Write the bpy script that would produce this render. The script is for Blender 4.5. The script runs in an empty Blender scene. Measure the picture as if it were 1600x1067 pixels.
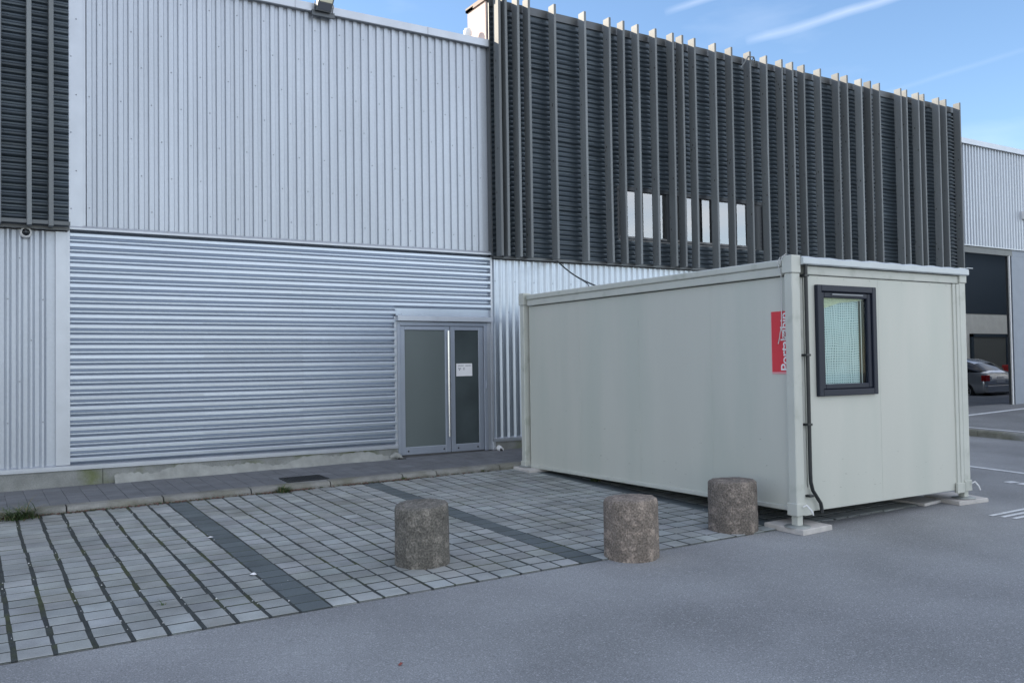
import bpy, math, random
from math import sin, cos, pi, radians as rad
from mathutils import Vector, Matrix
random.seed(7)
S = bpy.context.scene
COL = S.collection

# ---------------------------------------------------------------- camera
cam = bpy.data.objects.new('camera', bpy.data.cameras.new('camera'))
COL.objects.link(cam)
YAW, PITCH, ROLL, FPX = 0.55281, 0.026858, -0.014634, 1387.22
Fv = Vector((sin(YAW)*cos(PITCH), cos(YAW)*cos(PITCH), sin(PITCH)))
R0 = Vector((cos(YAW), -sin(YAW), 0)); U0 = R0.cross(Fv)
Rv = R0*cos(ROLL) + U0*sin(ROLL); Uv = -R0*sin(ROLL) + U0*cos(ROLL)
Mx = Matrix((Rv, Uv, -Fv)).transposed().to_4x4()
Mx.translation = Vector((0, -12.315, 1.508))
cam.matrix_world = Mx
cam.data.sensor_width = 36; cam.data.lens = FPX/1600*36
cam.data.clip_start = 0.05; cam.data.clip_end = 2000
S.camera = cam

# ---------------------------------------------------------------- sky, sun, exposure
SUN_AZ, SUN_EL = rad(-42), rad(24)          # low sun behind the building, to the left
world = bpy.data.worlds.new('World'); S.world = world; world.use_nodes = True
wt = world.node_tree; wn = wt.nodes; wl = wt.links
bg = wn['Background']
sky = wn.new('ShaderNodeTexSky'); sky.sky_type = 'NISHITA'; sky.sun_disc = False
sky.sun_elevation = SUN_EL; sky.sun_rotation = SUN_AZ
sky.air_density = 1.0; sky.dust_density = 0.25; sky.ozone_density = 3.0; sky.altitude = 200
bg.inputs[1].default_value = 0.12
tc = wn.new('ShaderNodeTexCoord')
def wmath(op, a, b=None, clamp=False):
    n = wn.new('ShaderNodeMath'); n.operation = op; n.use_clamp = clamp
    for i, v in enumerate((a, b)):
        if v is None: continue
        if isinstance(v, (int, float)): n.inputs[i].default_value = v
        else: wl.new(v, n.inputs[i])
    return n.outputs[0]
def streak(d0, d1, width, strength):
    """a thin vapour trail between two sky directions"""
    a, b = Vector(d0).normalized(), Vector(d1).normalized()
    nrm = a.cross(b).normalized(); mid = (a+b).normalized(); half = a.angle(b)/2
    def dot(v):
        n = wn.new('ShaderNodeVectorMath'); n.operation = 'DOT_PRODUCT'
        wl.new(tc.outputs['Generated'], n.inputs[0]); n.inputs[1].default_value = v
        return n.outputs['Value']
    nz = wn.new('ShaderNodeTexNoise'); nz.inputs['Scale'].default_value = 14; nz.inputs['Detail'].default_value = 5
    wl.new(tc.outputs['Generated'], nz.inputs['Vector'])
    wob = wmath('MULTIPLY', wmath('SUBTRACT', nz.outputs[0], 0.5), width*1.2)
    across = wmath('ABSOLUTE', wmath('ADD', dot(nrm), wob))
    f = wmath('SUBTRACT', 1.0, wmath('DIVIDE', across, width), True)
    al = wmath('DIVIDE', wmath('SUBTRACT', dot(mid), cos(half*1.25)), 1-cos(half*1.25), True)
    al = wmath('POWER', al, 0.5)
    return wmath('MULTIPLY', wmath('MULTIPLY', wmath('MULTIPLY', f, al), wmath('ADD', nz.outputs[0], 0.2)), strength)
cl = wmath('ADD', streak((.700, .627, .333), (.80, .48, .36), .006, .20), streak((.628, .686, .367), (.685, .62, .385), .005, .15))
cl = wmath('ADD', cl, streak((.77, .585, .262), (.845, .45, .288), .0035, .04))
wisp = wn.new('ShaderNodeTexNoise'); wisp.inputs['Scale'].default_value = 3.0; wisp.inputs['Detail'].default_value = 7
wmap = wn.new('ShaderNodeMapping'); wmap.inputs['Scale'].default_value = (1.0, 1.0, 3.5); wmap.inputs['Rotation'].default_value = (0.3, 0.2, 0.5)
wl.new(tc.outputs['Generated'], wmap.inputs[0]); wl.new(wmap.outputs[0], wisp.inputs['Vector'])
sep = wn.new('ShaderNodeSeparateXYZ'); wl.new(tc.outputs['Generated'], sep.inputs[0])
back = wmath('ADD', wmath('MULTIPLY', wmath('SUBTRACT', 0.42, sep.outputs[1]), 1.6, True), 0.0, True)   # clouds added out of view opposite the building, to whiten and brighten ambient light
fill_clouds = wmath('MULTIPLY', back, wmath('MULTIPLY', wmath('SUBTRACT', wisp.outputs[0], 0.30, True), 2.6, True))
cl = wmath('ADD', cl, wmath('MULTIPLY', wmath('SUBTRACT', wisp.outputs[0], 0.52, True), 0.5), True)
cl = wmath('ADD', cl, wmath('MULTIPLY', fill_clouds, 0.75), True)
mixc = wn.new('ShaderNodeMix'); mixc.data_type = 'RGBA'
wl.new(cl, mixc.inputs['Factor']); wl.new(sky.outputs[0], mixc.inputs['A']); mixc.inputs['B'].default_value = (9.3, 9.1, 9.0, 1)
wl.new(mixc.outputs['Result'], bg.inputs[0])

sun = bpy.data.objects.new('sun', bpy.data.lights.new('sun', 'SUN')); COL.objects.link(sun)
sun.data.energy = 4.5; sun.data.angle = rad(0.5); sun.data.color = (1.0, 0.87, 0.70)
sd = Vector((sin(SUN_AZ)*cos(SUN_EL), cos(SUN_AZ)*cos(SUN_EL), sin(SUN_EL)))
sun.rotation_euler = sd.to_track_quat('Z', 'Y').to_euler()
S.view_settings.view_transform = 'Standard'; S.view_settings.look = 'None'
S.view_settings.exposure = 1.08; S.view_settings.gamma = 1

# ---------------------------------------------------------------- the sloping yard: z of the ground at (x, y)
GX, GY = 0.0107, 0.0316
def G(x, y): return GX*x + GY*y

# ---------------------------------------------------------------- materials
MATS = {}
def mat(name, col, rough=.6, metal=0., var=0., vscale=4., bump=0., bscale=40., col2=None, c2scale=2., c2lo=.45, c2hi=.65,
        spec=.5, fine=0., fscale=200., stretch=(1, 1, 1), attr=None, coat=0.):
    """principled material in object space: base colour mixed with a second colour by noise, brightness variation, bump"""
    if name in MATS: return MATS[name]
    m = bpy.data.materials.new(name); m.use_nodes = True; MATS[name] = m
    t = m.node_tree; n = t.nodes; l = t.links; b = n['Principled BSDF']
    b.inputs['Roughness'].default_value = rough; b.inputs['Metallic'].default_value = metal
    b.inputs['Specular IOR Level'].default_value = spec; b.inputs['Coat Weight'].default_value = coat
    co = n.new('ShaderNodeTexCoord'); mp = n.new('ShaderNodeMapping'); mp.inputs['Scale'].default_value = stretch
    l.new(co.outputs['Object'], mp.inputs[0]); V = mp.outputs[0]
    def noise(sc, det=4, vec=V):
        x = n.new('ShaderNodeTexNoise'); x.inputs['Scale'].default_value = sc; x.inputs['Detail'].default_value = det
        l.new(vec, x.inputs['Vector']); return x.outputs[0]
    c = n.new('ShaderNodeRGB'); c.outputs[0].default_value = (*col, 1); cur = c.outputs[0]
    def ramp(src, lo, hi):
        r = n.new('ShaderNodeMapRange'); r.inputs[1].default_value = lo; r.inputs[2].default_value = hi; l.new(src, r.inputs[0]); return r.outputs[0]
    if col2:
        mx = n.new('ShaderNodeMix'); mx.data_type = 'RGBA'
        l.new(ramp(noise(c2scale, 6), c2lo, c2hi), mx.inputs['Factor']); l.new(cur, mx.inputs['A']); mx.inputs['B'].default_value = (*col2, 1)
        cur = mx.outputs['Result']
    def scale_by(cur, src, amt, lo=.3, hi=.7):
        r = n.new('ShaderNodeMapRange'); r.inputs[1].default_value = lo; r.inputs[2].default_value = hi
        r.inputs[3].default_value = 1-amt; r.inputs[4].default_value = 1+amt; l.new(src, r.inputs[0])
        vm = n.new('ShaderNodeVectorMath'); vm.operation = 'SCALE'; l.new(cur, vm.inputs[0]); l.new(r.outputs[0], vm.inputs['Scale'])
        return vm.outputs[0]
    if var: cur = scale_by(cur, noise(vscale), var)
    if fine: cur = scale_by(cur, noise(fscale, 2, co.outputs['Object']), fine)
    if attr:
        a = n.new('ShaderNodeAttribute'); a.attribute_name = attr
        vm = n.new('ShaderNodeVectorMath'); vm.operation = 'MULTIPLY'; l.new(cur, vm.inputs[0]); l.new(a.outputs['Color'], vm.inputs[1]); cur = vm.outputs[0]
    l.new(cur, b.inputs['Base Color'])
    if bump:
        bp = n.new('ShaderNodeBump'); bp.inputs['Strength'].default_value = 1; bp.inputs['Distance'].default_value = bump
        l.new(noise(bscale, 5), bp.inputs['Height']); l.new(bp.outputs[0], b.inputs['Normal'])
    return m

SILVER = mat('silver_cladding', (.45, .485, .535), rough=.42, metal=.55, var=.06, vscale=1.2, bump=.0006, bscale=1.5, fine=.03, fscale=30, stretch=(1, 1, .35))
SILVER_H = mat('silver_corrugated', (.45, .50, .57), rough=.33, metal=.85, var=.06, vscale=1.0, bump=.0015, bscale=1.3, fine=.02, fscale=20, stretch=(.35, 1, 1.5))
FLASH = mat('silver_flashing', (.49, .52, .565), rough=.4, metal=.6, var=.05, bump=.0008, bscale=3)
SCREW = mat('screw_grey', (.26, .28, .31), rough=.5, metal=.3)
DARKSHEET = mat('dark_sheet', (.064, .083, .100), rough=.34, metal=.35, var=.12, vscale=1.5, bump=.0015, bscale=2.5, stretch=(.4, 1, 1.2))
DARKTRIM = mat('dark_trim', (.10, .108, .115), rough=.36, metal=.5, var=.08)
FINWOOD = mat('weathered_fin', (.166, .182, .190), rough=.62, var=.16, vscale=3, bump=.0015, bscale=30, col2=(.128, .136, .140), c2scale=1.6, fine=.1, fscale=60, stretch=(1, 1, .08), attr='tint')
KNOT = mat('knot', (.03, .028, .025), rough=.7)
WINFRAME = mat('dark_window_frame', (.022, .027, .034), rough=.4)
WINSILL = mat('grey_sill', (.20, .20, .20), rough=.5)
CONC = mat('plinth_concrete', (.24, .25, .24), rough=.85, var=.15, vscale=6, bump=.003, bscale=60, col2=(.13, .15, .075), c2scale=1.3, c2lo=.5, c2hi=.62, fine=.15, fscale=90)
KERB = mat('kerb_concrete', (.23, .235, .225), rough=.9, var=.2, vscale=5, bump=.004, bscale=50, col2=(.15, .15, .12), c2scale=2.2, fine=.2, fscale=120, attr='tint')
SIDEPAVE = mat('sidewalk_paver', (.128, .136, .146), rough=.8, var=.12, vscale=5, bump=.002, bscale=80, fine=.18, fscale=150, attr='tint')
PAVER = mat('paver', (.30, .32, .32), rough=.78, var=.15, vscale=4, bump=.0025, bscale=70, col2=(.215, .228, .22), c2scale=1.5, c2lo=.45, c2hi=.7, fine=.16, fscale=160, attr='tint')
PAVERDARK = mat('dark_paver', (.092, .112, .120), rough=.8, var=.12, vscale=4, bump=.0025, bscale=70, fine=.2, fscale=160, attr='tint')
JOINT = mat('joint_soil', (.035, .042, .042), rough=.95, var=.3, vscale=9, bump=.006, bscale=120, col2=(.045, .055, .025), c2scale=2.4, c2lo=.52, c2hi=.62, fine=.4, fscale=140)
BOX = mat('container_panel', (.525, .535, .485), rough=.42, var=.022, vscale=1.1, bump=.0012, bscale=1.6, fine=.012, fscale=80, col2=(.485, .51, .46), c2scale=.9, stretch=(2.2, 2.2, .35))
BOXRAIL = mat('container_rail', (.505, .52, .475), rough=.45, var=.05, vscale=3, bump=.0008, bscale=8, col2=(.41, .43, .38), c2scale=5, c2lo=.58, c2hi=.72)
GUTTER = mat('container_gutter', (.50, .54, .555), rough=.4, metal=.1, var=.06, bump=.002, bscale=7)
UNDER = mat('container_underside', (.03, .032, .03), rough=.8)
BLACKPIPE = mat('black_plastic', (.018, .021, .023), rough=.4)
ANTHRA = mat('anthracite_frame', (.016, .021, .036), rough=.45, spec=.3)
STEELF = mat('galvanised_foot', (.30, .32, .31), rough=.5, metal=.4, var=.15, vscale=20)
SLAB = mat('pale_stone_slab', (.50, .48, .46), rough=.85, var=.12, vscale=8, bump=.003, bscale=50, fine=.1)
ALU = mat('door_aluminium', (.36, .40, .47), rough=.38, metal=.45, var=.04)
STEEL = mat('bright_steel', (.85, .87, .9), rough=.18, metal=1.0)
FROST = mat('frosted_door_glass', (.125, .150, .150), rough=.30, var=.05, vscale=1.5, spec=.5)
DARKGLASS = mat('dark_door_glass', (.062, .078, .082), rough=.12, var=.25, vscale=1.4, spec=.5)
PAPER = mat('white_paper', (.80, .80, .82), rough=.8)
INK = mat('ink', (.12, .13, .17), rough=.8)
WHITE = mat('white_plastic', (.72, .73, .74), rough=.5, var=.04)
ROADPAINT = mat('road_paint', (.62, .64, .66), rough=.75, var=.15, vscale=12, fine=.15, fscale=90)
RED = mat('red_sign', (.62, .045, .06), rough=.4, var=.04, vscale=4)
REDEDGE = mat('pink_sign_edge', (.68, .32, .34), rough=.5)
SIGNWHITE = mat('sign_white', (.8, .8, .8), rough=.5)
GRATE = mat('dark_cast_iron', (.02, .022, .024), rough=.6, metal=.3)
STONEB = mat('side_wall_render', (.55, .44, .40), rough=.85, var=.08)
BROWN = mat('brown_capping', (.09, .055, .045), rough=.6)
INWALL = mat('garage_pale_wall', (.60, .62, .58), rough=.8, var=.05)
INDARK = mat('garage_dark_wall', (.018, .034, .050), rough=.7)
INDOOR = mat('garage_inner_door', (.09, .10, .095), rough=.6)
INFLOOR = mat('garage_floor', (.22, .23, .24), rough=.5, var=.1)
GREYWALL = mat('smooth_grey_wall', (.24, .275, .33), rough=.5, metal=.2, var=.05)
ROOFM = mat('roof_membrane', (.25, .25, .26), rough=.9)
GREEN = mat('weed_green', (.055, .095, .03), rough=.7, var=.3, vscale=20)
DRYGRASS = mat('weed_dry', (.20, .17, .09), rough=.8, var=.3, vscale=20)
LITTER = mat('leaf_litter', (.115, .066, .052), rough=.9, var=.4, vscale=25)
MOSS = mat('moss', (.045, .06, .03), rough=.95, var=.4, vscale=30)
PEBBLE = mat('pebble', (.55, .56, .56), rough=.8, var=.2, vscale=30)
CARPAINT = mat('silver_car_paint', (.66, .68, .70), rough=.25, metal=.6, coat=.5)
CARDARK = mat('car_dark_glass', (.015, .018, .022), rough=.08)
TYRE = mat('tyre_rubber', (.02, .02, .02), rough=.8)
RIM = mat('alloy_rim', (.5, .52, .54), rough=.3, metal=.9)
TAIL = mat('red_tail_lens', (.5, .02, .02), rough=.15)
LENSW = mat('clear_lens', (.7, .72, .72), rough=.1)
REDPLASTIC = mat('red_plastic', (.5, .03, .03), rough=.4)
CABLE = mat('white_cable', (.62, .62, .6), rough=.6)

# asphalt: fine stone grain, pale flecks, soft worn patches
def asphalt(name, base):
    m = mat(name, (base*.95, base*.985, base*1.03), rough=.82, var=.22, vscale=.6, bump=.004, bscale=110, col2=(base*1.13, base*1.18, base*1.22), c2scale=.35, c2lo=.42, c2hi=.62, fine=.28, fscale=110)
    t = m.node_tree; n = t.nodes; l = t.links; b = n['Principled BSDF']
    src = b.inputs['Base Color'].links[0].from_socket
    co = n.new('ShaderNodeTexCoord'); vo = n.new('ShaderNodeTexVoronoi'); vo.inputs['Scale'].default_value = 120
    l.new(co.outputs['Object'], vo.inputs['Vector'])
    sep = n.new('ShaderNodeSeparateColor'); l.new(vo.outputs['Color'], sep.inputs[0])
    g = n.new('ShaderNodeMath'); g.operation = 'GREATER_THAN'; g.inputs[1].default_value = .93; l.new(sep.outputs[0], g.inputs[0])
    g2 = n.new('ShaderNodeMath'); g2.operation = 'MULTIPLY'; g2.inputs[1].default_value = .4; l.new(g.outputs[0], g2.inputs[0])
    mx = n.new('ShaderNodeMix'); mx.data_type = 'RGBA'; l.new(g2.outputs[0], mx.inputs['Factor']); l.new(src, mx.inputs['A'])
    mx.inputs['B'].default_value = (base*2.2, base*2.2, base*2.3, 1)
    n2 = n.new('ShaderNodeTexNoise'); n2.inputs['Scale'].default_value = 420; n2.inputs['Detail'].default_value = 1; l.new(co.outputs['Object'], n2.inputs['Vector'])
    g3 = n.new('ShaderNodeMapRange'); g3.inputs[1].default_value = .3; g3.inputs[2].default_value = .7; g3.inputs[3].default_value = .72; g3.inputs[4].default_value = 1.28
    l.new(n2.outputs[0], g3.inputs[0])
    vm = n.new('ShaderNodeVectorMath'); vm.operation = 'SCALE'; l.new(mx.outputs['Result'], vm.inputs[0]); l.new(g3.outputs[0], vm.inputs['Scale'])
    l.new(vm.outputs[0], b.inputs['Base Color'])
    return m
ASPHALT = asphalt('asphalt', .215)
APRON = asphalt('apron_asphalt', .16)

# rough bollard concrete: brown-grey aggregate, pale streaks, lichen
def bollard_mat():
    m = mat('rough_bollard_concrete', (.132, .120, .108), rough=.95, var=.20, vscale=5, bump=.016, bscale=32, col2=(.26, .23, .205), c2scale=16, c2lo=.50, c2hi=.74, fine=.45, fscale=70, stretch=(1, 1, .85), attr='tint')
    return m
BOLL = bollard_mat()

def glass_mat(name, tint=(1, 1, 1), ior=1.5, extra=.0):
    m = bpy.data.materials.new(name); m.use_nodes = True; t = m.node_tree; n = t.nodes; l = t.links
    n.remove(n['Principled BSDF']); out = n['Material Output']
    tr = n.new('ShaderNodeBsdfTransparent'); tr.inputs[0].default_value = (*tint, 1)
    gl = n.new('ShaderNodeBsdfGlossy'); gl.inputs['Roughness'].default_value = .02
    fr = n.new('ShaderNodeFresnel'); fr.inputs[0].default_value = ior
    ad = n.new('ShaderNodeMath'); ad.operation = 'ADD'; ad.use_clamp = True; ad.inputs[1].default_value = extra; l.new(fr.outputs[0], ad.inputs[0])
    mx = n.new('ShaderNodeMixShader'); l.new(ad.outputs[0], mx.inputs[0]); l.new(tr.outputs[0], mx.inputs[1]); l.new(gl.outputs[0], mx.inputs[2])
    l.new(mx.outputs[0], out.inputs[0]); MATS[name] = m; return m
PANE = glass_mat('window_glass', (.93, .97, .97), 1.13, .0)
PANE2 = glass_mat('reflective_glass', (.8, .88, .95), 1.6, .30)

def blind_mat():
    """white grid mesh curtain hanging behind the container window"""
    m = bpy.data.materials.new('grid_curtain'); m.use_nodes = True; t = m.node_tree; n = t.nodes; l = t.links; b = n['Principled BSDF']
    co = n.new('ShaderNodeTexCoord'); sx = n.new('ShaderNodeSeparateXYZ'); l.new(co.outputs['Object'], sx.inputs[0])
    nz = n.new('ShaderNodeTexNoise'); nz.inputs['Scale'].default_value = 3.5; nz.inputs['Detail'].default_value = 3; l.new(co.outputs['Object'], nz.inputs['Vector'])
    def band(sock, pitch, duty):
        a = n.new('ShaderNodeMath'); a.operation = 'MULTIPLY_ADD'; l.new(nz.outputs[0], a.inputs[0]); a.inputs[1].default_value = .05; l.new(sock, a.inputs[2])
        d = n.new('ShaderNodeMath'); d.operation = 'DIVIDE'; l.new(a.outputs[0], d.inputs[0]); d.inputs[1].default_value = pitch
        f = n.new('ShaderNodeMath'); f.operation = 'FRACT'; l.new(d.outputs[0], f.inputs[0])
        g = n.new('ShaderNodeMath'); g.operation = 'LESS_THAN'; l.new(f.outputs[0], g.inputs[0]); g.inputs[1].default_value = duty; return g.outputs[0]
    mxm = n.new('ShaderNodeMath'); mxm.operation = 'MAXIMUM'
    l.new(band(sx.outputs[0], .026, .42), mxm.inputs[0]); l.new(band(sx.outputs[2], .024, .45), mxm.inputs[1])
    n2 = n.new('ShaderNodeTexNoise'); n2.inputs['Scale'].default_value = 5; n2.inputs['Detail'].default_value = 2; l.new(co.outputs['Object'], n2.inputs['Vector'])
    cr = n.new('ShaderNodeValToRGB'); cr.color_ramp.elements[0].position = .40; cr.color_ramp.elements[1].position = .62
    cr.color_ramp.elements[0].color = (.15, .23, .235, 1); cr.color_ramp.elements[1].color = (.27, .37, .375, 1); l.new(n2.outputs[0], cr.inputs[0])
    mc = n.new('ShaderNodeMix'); mc.data_type = 'RGBA'; l.new(mxm.outputs[0], mc.inputs['Factor']); l.new(cr.outputs[0], mc.inputs['A']); mc.inputs['B'].default_value = (.60, .69, .68, 1)
    l.new(mc.outputs['Result'], b.inputs['Base Color']); b.inputs['Roughness'].default_value = .7
    return m
CURTAIN = blind_mat()
HILLYELLOW = mat('hill_reflection_plain', (.62, .62, .42), rough=.8, var=.05)  # yellow of the hill reflection painted in the container window

# ---------------------------------------------------------------- mesh builder
class MB:
    def __init__(s): s.v = []; s.f = []; s.m = []; s.c = []; s.sm = []
    def add(s, vs, fs, mi=0, tint=1.0, smooth=False):
        o = len(s.v); s.v += [tuple(v) for v in vs]
        for f in fs: s.f.append([o+i for i in f]); s.m.append(mi); s.c.append(tint); s.sm.append(smooth)
        return s
    def box(s, x0, x1, y0, y1, z0, z1, mi=0, tint=1.0, g=False):
        vs = [(x, y, z) for z in (z0, z1) for y in (y0, y1) for x in (x0, x1)]
        if g: vs = [(x, y, z+G(x, y)) for x, y, z in vs]
        return s.add(vs, [(0, 2, 3, 1), (4, 5, 7, 6), (0, 1, 5, 4), (2, 6, 7, 3), (0, 4, 6, 2), (1, 3, 7, 5)], mi, tint)
    def bbox(s, x0, x1, y0, y1, z0, z1, b=.004, mi=0, tint=1.0):
        """box with chamfered vertical and horizontal edges"""
        def ring(z, i): return [(x0+i, y0+b, z), (x0+b, y0+i, z), (x1-b, y0+i, z), (x1-i, y0+b, z), (x1-i, y1-b, z), (x1-b, y1-i, z), (x0+b, y1-i, z), (x0+i, y1-b, z)]
        rs = [ring(z0, b*.7), ring(z0+b, 0), ring(z1-b, 0), ring(z1, b*.7)]
        vs = sum(rs, []); fs = [list(range(7, -1, -1)), list(range(24, 32))]
        for r in range(3):
            for k in range(8): fs.append([r*8+k, r*8+(k+1) % 8, (r+1)*8+(k+1) % 8, (r+1)*8+k])
        return s.add(vs, fs, mi, tint)
    def quad(s, a, b, c, d, mi=0, tint=1.0): return s.add([a, b, c, d], [(0, 1, 2, 3)], mi, tint)
    def tube(s, pts, r, n=8, mi=0, caps=True, tint=1.0):
        pts = [Vector(p) for p in pts]; rs = r if isinstance(r, (list, tuple)) else [r]*len(pts)
        vs = []; up = Vector((0, 0, 1)); prev = None
        for i, p in enumerate(pts):
            d = (pts[min(i+1, len(pts)-1)]-pts[max(i-1, 0)]).normalized()
            if prev is None:
                a = d.cross(up)
                if a.length < .1: a = d.cross(Vector((1, 0, 0)))
                a.normalize()
            else: a = (prev - d*prev.dot(d)).normalized()
            b = d.cross(a); prev = a
            vs += [p+(a*cos(2*pi*k/n)+b*sin(2*pi*k/n))*rs[i] for k in range(n)]
        fs = [[i*n+k, i*n+(k+1) % n, (i+1)*n+(k+1) % n, (i+1)*n+k] for i in range(len(pts)-1) for k in range(n)]
        s.add(vs, fs, mi, tint, True)
        if caps: s.add(vs[:n], [list(range(n-1, -1, -1))], mi, tint); s.add(vs[-n:], [list(range(n))], mi, tint)
        return s
    def lathe(s, c, prof, n=24, mi=0, axis='z', smooth=True, tint=1.0):
        c = Vector(c); vs = []
        for r, h in prof:
            for k in range(n):
                a = 2*pi*k/n; p = (r*cos(a), r*sin(a), h)
                if axis == 'y': p = (p[0], p[2], p[1])
                if axis == 'x': p = (p[2], p[0], p[1])
                vs.append(c+Vector(p))
        fs = [[i*n+k, i*n+(k+1) % n, (i+1)*n+(k+1) % n, (i+1)*n+k] for i in range(len(prof)-1) for k in range(n)]
        s.add(vs, fs, mi, tint, smooth)
        s.add(vs[:n], [list(range(n-1, -1, -1))], mi, tint); s.add(vs[-n:], [list(range(n))], mi, tint)
        return s
    def build(s, name, mats, parent=None, loc=None):
        me = bpy.data.meshes.new(name)
        o = bpy.data.objects.new(name, me); COL.objects.link(o)
        off = Vector((0, 0, 0))
        if parent is not None:
            o.parent = parent
            q = parent
            while q is not None: off += q.location; q = q.parent
        if loc is not None: o.location = Vector(loc)-off; off = Vector(loc)
        me.from_pydata([tuple(Vector(v)-off) for v in s.v], [], s.f)
        for m in (mats if isinstance(mats, (list, tuple)) else [mats]): me.materials.append(m)
        me.polygons.foreach_set('material_index', s.m); me.polygons.foreach_set('use_smooth', s.sm)
        ca = me.color_attributes.new('tint', 'FLOAT_COLOR', 'CORNER')
        buf = []
        for f, c in zip(s.f, s.c):
            c3 = c if isinstance(c, tuple) else (c, c, c)
            buf += [*c3, 1.0]*len(f)
        ca.data.foreach_set('color', buf)
        me.update(); me.validate()
        return o
def tag(o, label=None, cat=None, group=None, kind=None):
    if label: o['label'] = label
    if cat: o['category'] = cat
    if group: o['group'] = group
    if kind: o['kind'] = kind
    return o
def root(name, loc, label, cat, group=None):
    o = bpy.data.objects.new(name, None); o.empty_display_size = .2; COL.objects.link(o); o.location = loc
    return tag(o, label, cat, group)
def plabel(o, label): o['label'] = label; return o
def copy_tree(o, parent=None):
    c = o.copy(); COL.objects.link(c); c.parent = parent
    for ch in list(o.children): copy_tree(ch, c)
    return c
def extrude_profile(mb, prof, axis, a0, a1, y, mi=0):
    """prof: list of (t, depth) -> sheet; axis 'z': profile runs along x and is extruded in z, 'x': profile runs along z"""
    vs = []
    for t, d in prof:
        if axis == 'z': vs += [(t, y-d, a0), (t, y-d, a1)]
        else: vs += [(a0, y-d, t), (a1, y-d, t)]
    fs = []
    for i in range(len(prof)-1):
        k = 2*i
        fs.append((k, k+2, k+3, k+1) if axis == 'z' else (k, k+1, k+3, k+2))
    mb.add(vs, fs, mi)
def rib_profile(a0, a1, pitch, crest, web, depth, start=None):
    out = [(a0, 0)]; t = a0 if start is None else start
    while t + crest + 2*web <= a1:
        for dt, d in ((0, 0), (web, depth), (web+crest, depth), (2*web+crest, 0)):
            out.append((t+dt, d))
        t += pitch
    out.append((a1, 0)); return out

# ================================================================ SETTING: ground
mb = MB()
R = 400
mb.quad((-R, -R, G(-R, -R)), (R, -R, G(R, -R)), (R, 60, G(R, 60)), (-R, 60, G(-R, 60)))
tag(mb.build('asphalt_ground', ASPHALT), kind='structure')

YK, YA = -1.50, -6.285           # foot of the kerb, edge of the asphalt
S1, SP, SW = 2.095, 2.385, .215  # dark strips
bays = []
XL = S1-2*SP - SW/2
mb = MB(); mb2 = MB()
def paver(m, x0, x1, y0, y1, top, tint, rot=0., b=.0035):
    cx, cy = (x0+x1)/2, (y0+y1)/2; hx, hy = (x1-x0)/2, (y1-y0)/2
    tx, ty = random.gauss(0, .002), random.gauss(0, .002)
    vs = []
    jit = [(random.uniform(-.003, .003), random.uniform(-.003, .003)) for _ in range(4)]
    for (h, ins) in ((-.02, 0), (top-.003, 0), (top, b)):
        for q, (sx, sy) in enumerate(((-1, -1), (1, -1), (1, 1), (-1, 1))):
            px, py = sx*(hx-ins)+jit[q][0], sy*(hy-ins)+jit[q][1]
            X, Y = cx+px*cos(rot)-py*sin(rot), cy+px*sin(rot)+py*cos(rot)
            vs.append((X, Y, G(X, Y)+h+(tx*px+ty*py if h > 0 else 0)))
    fs = [(8, 9, 10, 11)]
    for r in (0, 4):
        for k in range(4): fs.append((r+k, r+(k+1) % 4, r+4+(k+1) % 4, r+4+k))
    m.add(vs, fs, 0, tint)
RP = (YK-YA)/24
def bay(x0, x1, ncol, gx, gy, wander, stain):
    p = (x1-x0)/ncol
    for c in range(ncol):
        ph = random.uniform(-.5, .5)*wander
        for r in range(24):
            ya = YA+r*RP+gy/2 + (random.gauss(0, .0025)); yb = YA+(r+1)*RP-gy/2
            xo = random.gauss(0, .0022) + .008*wander*sin(r*.55+c*.4)
            t = random.gauss(1, .075)*(1-stain*max(0, sin(c*.9+r*.23)))
            if r == 0: t *= 1.12
            tt = (t*random.gauss(1, .012), t, t*random.gauss(1, .015))
            sk = ph*.0
            paver(mb, x0+c*p+gx/2+xo, x0+(c+1)*p-gx/2+xo, max(ya, YA+.004)+sk, yb+sk, .0120+random.gauss(0, .0006), tt, random.gauss(0, .009)*wander)
def strip(xc):
    for r in range(24):
        paver(mb2, xc-SW/2+.004, xc+SW/2-.004, YA+r*RP+.010, YA+(r+1)*RP-.010, .0115+random.gauss(0, .0004), random.gauss(1, .07), random.gauss(0, .004))
sx = [S1+k*SP for k in (-2, -1, 0, 1, 2, 3)]
specs = {-2: (.032, .026, .45, .10), -1: (.032, .026, .45, .10), 0: (.023, .026, .6, .04), 1: (.021, .027, 1.5, .05), 2: (.020, .026, 1.7, .06)}
for k in (-2, -1, 0, 1, 2):
    gx, gy, wa, st = specs[k]
    bay(S1+k*SP+SW/2, S1+(k+1)*SP-SW/2, 10 if k == -1 or k == -2 else 11, gx, gy, wa, st)
for x in sx: strip(x)
XP0, XP1 = sx[0]-SW/2, sx[-1]+SW/2
tag(mb.build('parking_paving', PAVER), kind='structure')
tag(mb2.build('parking_divider_paving', PAVERDARK), kind='structure')
mb = MB(); mb.quad(*[(x, y, G(x, y)+.0088) for x, y in ((XP0, YA), (XP1, YA), (XP1, YK), (XP0, YK))])
tag(mb.build('paving_joint_bed', JOINT), kind='structure')

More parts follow.
